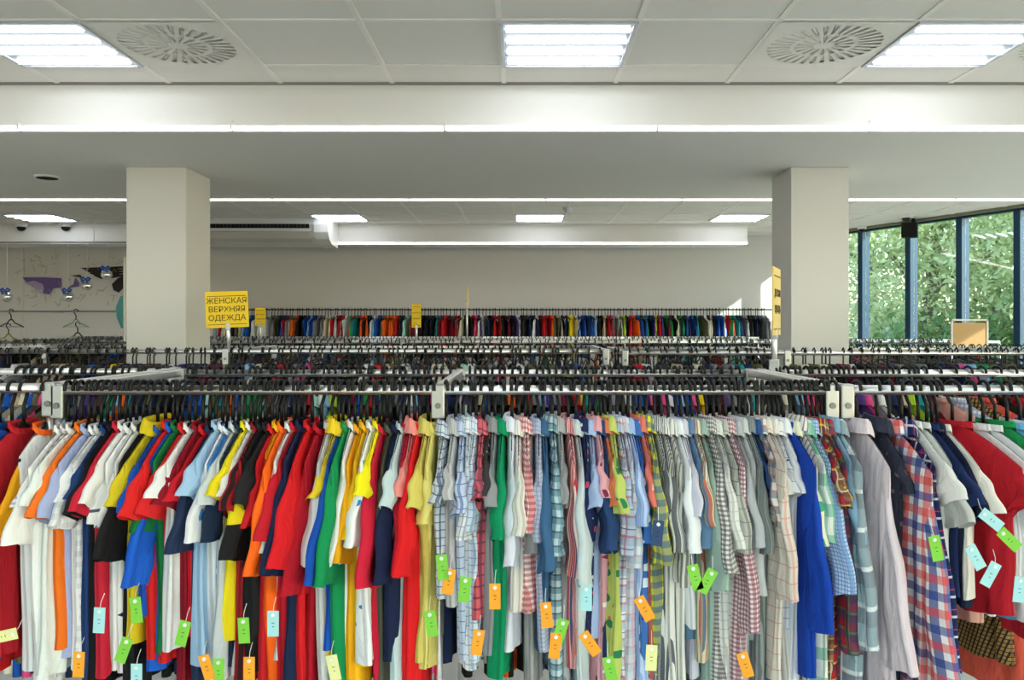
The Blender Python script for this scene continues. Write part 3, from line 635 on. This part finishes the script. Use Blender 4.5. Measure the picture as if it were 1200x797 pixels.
# ------------------------------------------------------------------ simple garments for rows farther back
PAL = {'navy': '1a2748', 'black': '17171a', 'grey': '7c7e84', 'white': 'dcdcdc', 'red': 'b81c24', 'blue': '1c50a8', 'olive': '5c5c40', 'beige': 'b4a488', 'pink': 'd84c88', 'teal': '148084', 'orange': 'e8641c', 'brown': '50382c',
       'charcoal': '303238', 'purple': '4c3474', 'mint': '9cccbc', 'lime': 'a8cc30', 'yellow': 'e4c81c', 'burgundy': '6c1830', 'cream': 'd8d0b8', 'light blue': '80acd8', 'green': '208850'}
_simple = {}
def simple_meshes(v, kind):
    """one prototype of each cut, meshes shared by all copies of one colour"""
    rg = random.Random(v * 17 + len(kind))
    hw = {'jacket': .22, 'dress': .19, 'jumper': .20, 'sweatshirt': .21}[kind]; ln = {'jacket': .70, 'dress': .98, 'jumper': .62, 'sweatshirt': .56}[kind]
    m = C('888888')
    o = torso(kind, hw, ln + rg.uniform(-.06, .06), m, rg, nu=24, nv=8, tb=.03 if kind != 'dress' else .026, fold=.008)
    s1 = sleeve(o, -1, hw, .46, .12, .11, rg.uniform(-.02, .02), m, rg, nu=12, nv=6); s2 = sleeve(o, 1, hw, .46, .12, .11, 0, m, rg, nu=10, nv=4)
    c = collar(o, 'flat', m, rg, nu=14)
    r = [q.data for q in (o, s1, s2, c)]
    for q in (c, s2, s1, o): bpy.data.objects.remove(q)
    return r
def colored(v, kind, cname):
    k = (v, kind, cname)
    if k not in _simple:
        if (v, kind) not in _simple: _simple[(v, kind)] = simple_meshes(v, kind)
        out = []
        for me in _simple[(v, kind)]:
            q = me.copy(); q.materials.clear(); q.materials.append(C(PAL[cname])); out.append(q)
        _simple[k] = out
    return _simple[k]
def simple_garment(kind, cname, x, y, z, yaw, label, group, rg):
    me = colored(rg.randint(0, 3), kind, cname)
    o = bpy.data.objects.new(kind, me[0]); COL.objects.link(o)
    for nm, q in zip(('sleeve', 'sleeve', 'collar'), me[1:]):
        c = bpy.data.objects.new(nm, q); COL.objects.link(c); c.parent = o
    o.location = (x, y, z); o.rotation_euler = (0, 0, yaw); tag(o, label, kind, group); return o
def row(kind, xs, y, z, names, weights, where, group, seed, fixed=None, hang=False, yawmax=.15):
    rg = random.Random(seed); n = len(xs)
    for tries in range(500):
        cs = list(fixed) if fixed else [rg.choices(names, weights)[0] for _ in xs]
        if fixed: break
        # re-draw members whose neighbourhood repeats
        bad = True; it_ = 0
        while bad and it_ < 4000:
            bad = False; seen = {}
            for i in range(n):
                k = (cs[i - 1] if i else '-', cs[i], cs[i + 1] if i < n - 1 else '-')
                if k in seen: cs[i] = rg.choices(names, weights)[0]; bad = True
                seen[k] = i
            it_ += 1
        if not bad: break
    ks = {}
    for i in range(n):
        l, r_ = (cs[i - 1] if i else 'rail end'), (cs[i + 1] if i < n - 1 else 'rail end')
        base = '%s %s between %s and %s ones %s' % (cs[i], kind, l, r_, where)
        if fixed:
            k = ks.get(base, 0); ks[base] = k + 1
            if k: base = '%s %s second time between %s and %s, %s' % (cs[i], kind, l, r_, where)
            while base in USED: base = base.replace('second time', 'again')  if 'second time' in base else base + ' farther right'
        yaw = rg.uniform(-yawmax, yawmax) + .10 * (1 if xs[i] > 0 else -1) * min(1, abs(xs[i]) / 3)
        simple_garment(kind, cs[i], xs[i], y, z, yaw, uniq(base), group, rg)
        if hang: hanger(xs[i], y, z, yaw, uniq('black hanger of the %s %s between %s and %s, %s' % (cs[i], kind, l, r_, where)), 'black hangers on the second rail', hyaw=rg.uniform(-.3, .3))
def spread(x0, x1, n, seed, skip=()):
    rg = random.Random(seed); d = (x1 - x0) / n
    return [x for x in (x0 + d * (i + .5) + rg.uniform(-.3, .3) * d for i in range(n)) if not any(abs(x - s) < .03 for s in skip)]
names = list(PAL)
W2 = [10, 14, 8, 6, 5, 5, 4, 4, 4, 3, 3, 4, 8, 3, 2, 1, 2, 4, 3, 3, 2]
W3 = [9, 16, 10, 5, 2, 3, 8, 6, 2, 2, 1, 8, 10, 3, 2, 1, 1, 2, 5, 1, 1]
xa2 = spread(XP(20, YA2), XP(1085, YA2), 146, 5, skip=[XP(70), XP(514), XP(973), XP(991)])
row('dress', xa2, YA2, ZA, names, W2, 'on the second rail', 'dresses on the second rail', 11, hang=True)
xb1 = spread(-3.5, 3.8, 120, 6, skip=[XP(265, YB1), .52, .64, 1.66])
row('jacket', xb1, YB1, ZBr, names, W3, 'on the third rail', 'jackets on the third rail', 12)
xc = spread(-5.4, 4.5, 96, 9)
row('jumper', xc, YC1, EYE - .16, names, W3, 'on the fifth rail', 'jumpers on the rail behind the columns', 13)
FAR = ('red red white light_blue red white cream teal navy black olive beige light_blue blue white white black white white grey grey olive charcoal blue red grey beige orange black black blue light_blue blue blue grey grey cream cream white red burgundy red white green orange teal red orange orange black '
       'light_blue white blue olive olive orange orange orange black charcoal navy mint olive red burgundy red black black black black teal teal burgundy red burgundy grey red burgundy cream black black red pink purple white grey black navy red red black black black black black white black black navy navy navy white burgundy red red red '
       'orange olive beige black navy yellow yellow cream blue blue navy blue navy light_blue black black blue red red black white olive lime navy red orange blue charcoal green blue navy purple lime red purple green burgundy black cream charcoal green charcoal blue blue black teal olive white black white black blue blue white red green teal navy navy grey grey charcoal black navy charcoal grey grey').split()
FAR = [f.replace('_', ' ') for f in FAR]
xf = spread(XP(248, YF), XP(898, YF), len(FAR), 21)
# make neighbour triples unique by nudging repeated colours
rgf = random.Random(4); seen = set()
for i in range(1, len(FAR) - 1):
    k = (FAR[i - 1], FAR[i], FAR[i + 1]); t_ = 0
    while (k in seen or any((FAR[i], FAR[i + 1], q) == z_ for z_ in () for q in ())) and t_ < 200:
        FAR[i + 1] = rgf.choices(names, W2)[0]; k = (FAR[i - 1], FAR[i], FAR[i + 1]); t_ += 1
    seen.add(k)
row('sweatshirt', xf, YF, ZF, names, W2, 'on the high back rail', 'sweatshirts on the back wall rail', 14, fixed=FAR, yawmax=.3)

for px, nm, m_, ln in ((1098, 'peach knitted', C('d8a090'), .84), (1116, 'pale blue gingham', gingham('e4e8f0', '90a4c4', .02), .80), (1134, 'brown tiger-striped', fabric('a88450', (('2c2018', 'd', .018, .4, 0, .95), ('2c2018', 'v', .016, .25, .3, .85))), 1.0), (1150, 'coral orange', C('e8604c'), 1.12), (1168, 'black flowered', floral('201c1e', ('d8d0cc', 18, .22), ('b83040', 22, .2)), 1.05), (1186, 'red', C('b41c28'), .8), (1204, 'black dotted', floral('201c1e', ('d8d0cc', 24, .25)), 1.05)):
    rg = random.Random(px); o = torso('dress', .21, ln, m_, rg, nu=40, nv=20, fold=.012, tb=.03); o.location = (XP(px, YA2), YA2, ZA); o.rotation_euler = (0, 0, .3)
    collar(o, 'round', m_, rg); tag(o, uniq('%s dress low behind the front right tops, on the second rail' % nm), 'dress', 'dresses on the second rail')
    hanger(XP(px, YA2), YA2, ZA, .3, uniq('black hanger in the %s dress behind the front right tops' % nm), 'black hangers on the second rail')
# the hangers of the rear rails, beyond three hundred: one object
hb = bmesh.new()
def lowhook(x, y, z, yaw, s=1.0, arms=True):
    m = Matrix.Rotation(yaw, 3, 'Z')
    def q(p): return m @ Vector(p) + Vector((x, y, z))
    tube(hb, [q(p) for p in [(0, 0, -.09), (0, 0, -.03), (0, .022, -.006), (0, .02, .012), (0, 0, .023), (0, -.02, .010), (0, -.019, -.008)]], .0050, 4)
    if arms: tube(hb, [q(p) for p in [(0, -.18, -.14), (0, -.08, -.105), (0, 0, -.088), (0, .08, -.105), (0, .18, -.14)]], .007, 4)
rg = random.Random(33)
for x in xb1: lowhook(x, YB1, ZBr, rg.uniform(-.2, .2))
for x in spread(-3.5, 3.8, 60, 8): lowhook(x, YB1, ZBr, rg.uniform(-.3, .3))
for x in spread(-3.5, 3.8, 190, 18): lowhook(x, YB2, ZBr, rg.uniform(-.3, .3))
for x in xc: lowhook(x, YC1, EYE - .16, rg.uniform(-.3, .3))
for x in spread(-5.5, 4.6, 110, 28): lowhook(x, YC1, EYE - .16, rg.uniform(-.3, .3))
for x in spread(-5.5, 4.6, 210, 38): lowhook(x, YC2, EYE - .16, rg.uniform(-.3, .3))
for x in spread(-5.5, 2.8, 190, 48): lowhook(x, YD, EYE - .15, rg.uniform(-.3, .3))
for x in xf: lowhook(x, YF, ZF, rg.uniform(-.3, .3))
tag(link('rear_hangers', hb, blackp), 'dense black hangers along all the rails farther back', 'hanger', kind='stuff')
# spare hangers on the left wall rail
def spare(px, dz, c, lab):
    o = hproto.copy(); COL.objects.link(o); h = hproto.children[0].copy(); COL.objects.link(h); h.parent = o
    me = hproto.data.copy(); me.materials.clear(); me.materials.append(mat('hanger_colour', c, .4)); o.data = me
    o.location = P(px, 365, 11.2) + Vector((0, 0, -dz)); o.rotation_euler = (0, 0, 1.35); o.scale = (1, 1.6, 1.15); tag(o, lab, 'hanger', 'spare hangers on the wall rail')
spare(13, 0, (60, 66, 84), 'grey spare hanger on the wall rail nearest the left edge'); spare(10, .2, (150, 170, 40), 'lime green spare hanger hung below the grey one at left')
spare(89, 0, (150, 180, 160), 'pale green spare hanger on the wall rail below a silver ball'); spare(91, .18, (70, 70, 74), 'dark spare hanger hung below the pale green one')

# ------------------------------------------------------------------ signs
yel = mat('sign_yellow', (246, 208, 20), .55); pale = mat('sign_pale', (236, 206, 120), .55)
def sign(loc, w, h, rz, lines, label, tilt=0, m=None, zpost=None, size=.04):
    t = empty('sign', loc, rz); t.rotation_euler = (0, tilt, rz); tag(t, label, 'sign')
    bd = link('board', B(-w / 2, w / 2, -.003, .003, 0, h, bev=.001), m or yel, t)
    bb = bmesh.new(); e = .012 * h / .23
    for a in ((-w / 2 + e, w / 2 - e, h - 2.6 * e, h - 2.3 * e), (-w / 2 + e, w / 2 - e, 1.6 * e, 1.9 * e)): box(bb, a[0], a[1], -.0045, -.003, a[2], a[3])
    if lines: link('rule', bb, mat('sign_ink', (70, 50, 10), .6), bd)
    else: bb.free()
    for k, s in enumerate(lines):
        cu = bpy.data.curves.new('lettering', 'FONT'); cu.body = s; cu.size = size; cu.align_x = 'CENTER'; cu.align_y = 'CENTER'; cu.extrude = .0006; cu.space_character = .98
        tmp = bpy.data.objects.new('tmp', cu); me = tmp.to_mesh().copy(); tmp.to_mesh_clear(); bpy.data.objects.remove(tmp); me.materials.clear(); me.materials.append(mat('sign_ink', (70, 50, 10), .6))
        q = bpy.data.objects.new('lettering', me); COL.objects.link(q); q.parent = bd; q.rotation_euler = (PI / 2, 0, 0)
        q.location = (0, -.0045, h * .5 + ((len(lines) - 1) / 2 - k) * h * .235)
    if zpost is not None:
        link('post', T([(0, .008, zpost - loc[2]), (0, .008, .06)], .0115, 10), chrome, t, True)
        link('clamp', B(-.014, .014, -.006, .014, -.015, .03, bev=.003), steel, t)
    return t
c = P(267, 384, YB1); sign((c.x, c.y, c.z), .258, .228, .16, ['ЖЕНСКАЯ', 'ВЕРХНЯЯ', 'ОДЕЖДА'], 'large yellow sign lettered in three lines beside the left column', tilt=-.04, zpost=ZBr - .01, size=.050)
c = P(305, 382, YC1); sign((c.x, c.y, c.z), .10, .18, .15, ['ДЕТСКАЯ', 'ОДЕЖДА'], 'small narrow yellow sign just right of the large lettered sign', zpost=EYE - .17, size=.018)
c = P(488, 384, YC1); sign((c.x, c.y, c.z), .092, .235, .1, ['МУЖСКАЯ', 'ОДЕЖДА'], 'narrow upright yellow sign amid the clothes on the back rail', zpost=EYE - .17, size=.016)
c = P(548, 361, YC2); sign((c.x, c.y, c.z), .2, .23, PI / 2 - .02, [], 'thin pale sign seen exactly edge-on before the back wall', m=pale, zpost=EYE - .17)
c = P(907, 393, YA2); sign((c.x + .01, c.y + .0, c.z), .23, .27, -PI / 2 + .20 + math.atan2(c.x, c.y) * -1 + .0 if False else PI / 2 - .42 - .0, ['ДЕТСКАЯ', 'ОДЕЖДА'], 'pale yellow sign seen almost edge-on before the right column', m=pale, zpost=ZA + .0, size=.04)
link('collar', B(-.02, .02, -.012, .028, ZA - .02 - c.z, ZA + .055 - c.z, bev=.004), steel, bpy.data.objects[[o.name for o in COL.objects if o.name.startswith('sign')][-1]])
# framed board by the window
c = P(1136, 403, 7.6); t = empty('notice_board', (c.x, c.y, 0), -.12); tag(t, 'tan board in a grey metal frame standing before the windows', 'board')
w_, z0_, z1_ = .165, c.z - .02, P(0, 374, 7.6).z
fb = bmesh.new(); box(fb, -w_, -w_ + .016, -.01, .01, 0, z1_); box(fb, w_ - .016, w_, -.01, .01, 0, z1_); box(fb, -w_, w_, -.01, .01, z1_ - .016, z1_); box(fb, -w_, w_, -.01, .01, z0_ - .02, z0_)
link('frame', fb, steel, t); link('panel', B(-w_ + .016, w_ - .016, -.005, .005, z0_, z1_ - .035), mat('tan_board', (196, 158, 108), .7), t)
link('foot', B(-w_ - .03, -w_ + .04, -.2, .2, 0, .03), steel, t); link('foot', B(w_ - .04, w_ + .03, -.2, .2, 0, .03), steel, t)

# ------------------------------------------------------------------ outside
struct('ground', B(wx(YB) + .2, 60, -20, 60, -.5, -.25), mat('paving', (150, 146, 138), .9, noise=.3, bscale=2))
def leafmat(n, a, b):
    m = bpy.data.materials.new(n); m.use_nodes = True; nt = m.node_tree; p = nt.nodes['Principled BSDF']; p.inputs['Roughness'].default_value = .55
    tc = nt.nodes.new('ShaderNodeTexCoord'); no = nt.nodes.new('ShaderNodeTexNoise'); no.inputs['Scale'].default_value = 2.2; mx = nt.nodes.new('ShaderNodeMix'); mx.data_type = 'RGBA'
    mx.inputs[6].default_value = srgb(a); mx.inputs[7].default_value = srgb(b); nt.links.new(tc.outputs['Object'], no.inputs['Vector']); nt.links.new(no.outputs['Fac'], mx.inputs[0]); nt.links.new(mx.outputs[2], p.inputs['Base Color'])
    tr = nt.nodes.new('ShaderNodeBsdfTranslucent'); ms = nt.nodes.new('ShaderNodeMixShader'); ms.inputs[0].default_value = .35; nt.links.new(mx.outputs[2], tr.inputs[0])
    nt.links.new(p.outputs[0], ms.inputs[1]); nt.links.new(tr.outputs[0], ms.inputs[2]); nt.links.new(ms.outputs[0], nt.nodes['Material Output'].inputs[0]); return m
LM = [leafmat('leaf_light', (188, 206, 140), (236, 242, 200)), leafmat('leaf_mid', (160, 188, 138), (214, 226, 180)), leafmat('leaf_dark', (84, 132, 88), (140, 176, 110))]
bark = mat('bark', (128, 118, 104), .9, bump=.5, bscale=12)
def tree(x, y, h, r, lm, label, nl, z0=1.0):
    rg = random.Random(int(x * 97 + y * 13)); t = empty('tree', (x, y, -.25)); tag(t, label, 'tree', 'trees outside the windows')
    lean = rg.uniform(-.5, .9)
    tp = [(0, 0, 0), (lean * .3, 0, h * .25), (lean * .7, .1, h * .5), (lean, 0, h * .85)]
    link('trunk', T(tp, [.14, .11, .085, .03], 8), bark, t, True)
    bb = bmesh.new()
    ends = []
    for k in range(12):
        f = rg.uniform(.2, .8); b = Vector((lean * f, 0, h * f)); a = rg.uniform(0, 2 * PI); e = b + Vector((math.cos(a) * r * .75, math.sin(a) * r * .75, rg.uniform(.3, 1.6)))
        tube(bb, [b, (b + e) / 2 + Vector((0, 0, .15)), e], [.05, .035, .012], 5); ends.append(e)
    link('branch', bb, bark, t)
    lb = bmesh.new()
    cl = [Vector((rg.gauss(0, r * .5), rg.gauss(0, r * .5), rg.uniform(z0, h))) for _ in range(60)] + ends
    for k in range(nl):
        p = rg.choice(cl) + Vector((rg.gauss(0, .42), rg.gauss(0, .42), rg.gauss(0, .36)))
        if p.z < .1: continue
        n = Vector((rg.gauss(0, 1), rg.gauss(0, 1), rg.gauss(.4, 1))).normalized(); u = n.orthogonal().normalized(); w = n.cross(u); s = rg.uniform(.030, .055)
        an = rg.uniform(0, 6.3); u, w = u * math.cos(an) + w * math.sin(an), w * math.cos(an) - u * math.sin(an)
        lb.faces.new([lb.verts.new(p + q) for q in (-u * s * 1.4, w * s * .7 - u * s * .2, u * s * 1.5, -w * s * .7 - u * s * .2)])
    tag(link('foliage', lb, lm, t), kind='stuff')
tree(7.0, 14.5, 7.0, 1.7, LM[0], 'pale leafy tree seen through the window next to the right column', 14000)
tree(8.6, 15.0, 7.5, 1.8, LM[1], 'tree with a leaning trunk behind the second window', 14000)
tree(9.0, 13.0, 6.6, 1.7, LM[1], 'broad bright tree behind the third window', 14000)
tree(9.0, 11.0, 5.6, 1.6, LM[0], 'bright tree at the right picture edge outside the glass', 14000, .3)
tree(10.8, 16.5, 7.5, 2.2, LM[2], 'darker tree standing behind the others outside', 9000, .2)
tree(8.0, 18.5, 8.0, 2.4, LM[2], 'dark tree farthest off outside beside the right column', 9000, .2)
tree(12.6, 14.0, 6.0, 2.2, LM[0], 'yellow-green tree far right behind the bright one', 8000, .2)
for i, (x, y) in enumerate([(6.8, 13.2), (8.0, 12.6), (8.9, 14.4), (7.6, 15.8)]):
    t = empty('bush', (x, y, -.25)); tag(t, ['dark low bush outside by the right column', 'dark low bush outside the third window', 'dark bush below the leaning tree', 'dark bush farther behind the first window'][i], 'bush', 'bushes outside the windows')
    rgb = random.Random(i); lb = bmesh.new()
    link('stem', T([(0, 0, 0), (.1, 0, .9)], [.04, .02], 6), bark, t)
    for k in range(3500):
        p = Vector((rgb.gauss(0, .55), rgb.gauss(0, .45), abs(rgb.gauss(.9, .55)))); n = Vector((rgb.gauss(0, 1), rgb.gauss(0, 1), rgb.gauss(0, 1))).normalized(); u = n.orthogonal().normalized(); w = n.cross(u); s = .06
        lb.faces.new([lb.verts.new(p + q) for q in (-u * s * 1.4, w * s * .7, u * s * 1.5, -w * s * .7)])
    tag(link('foliage', lb, LM[2], t), kind='stuff')
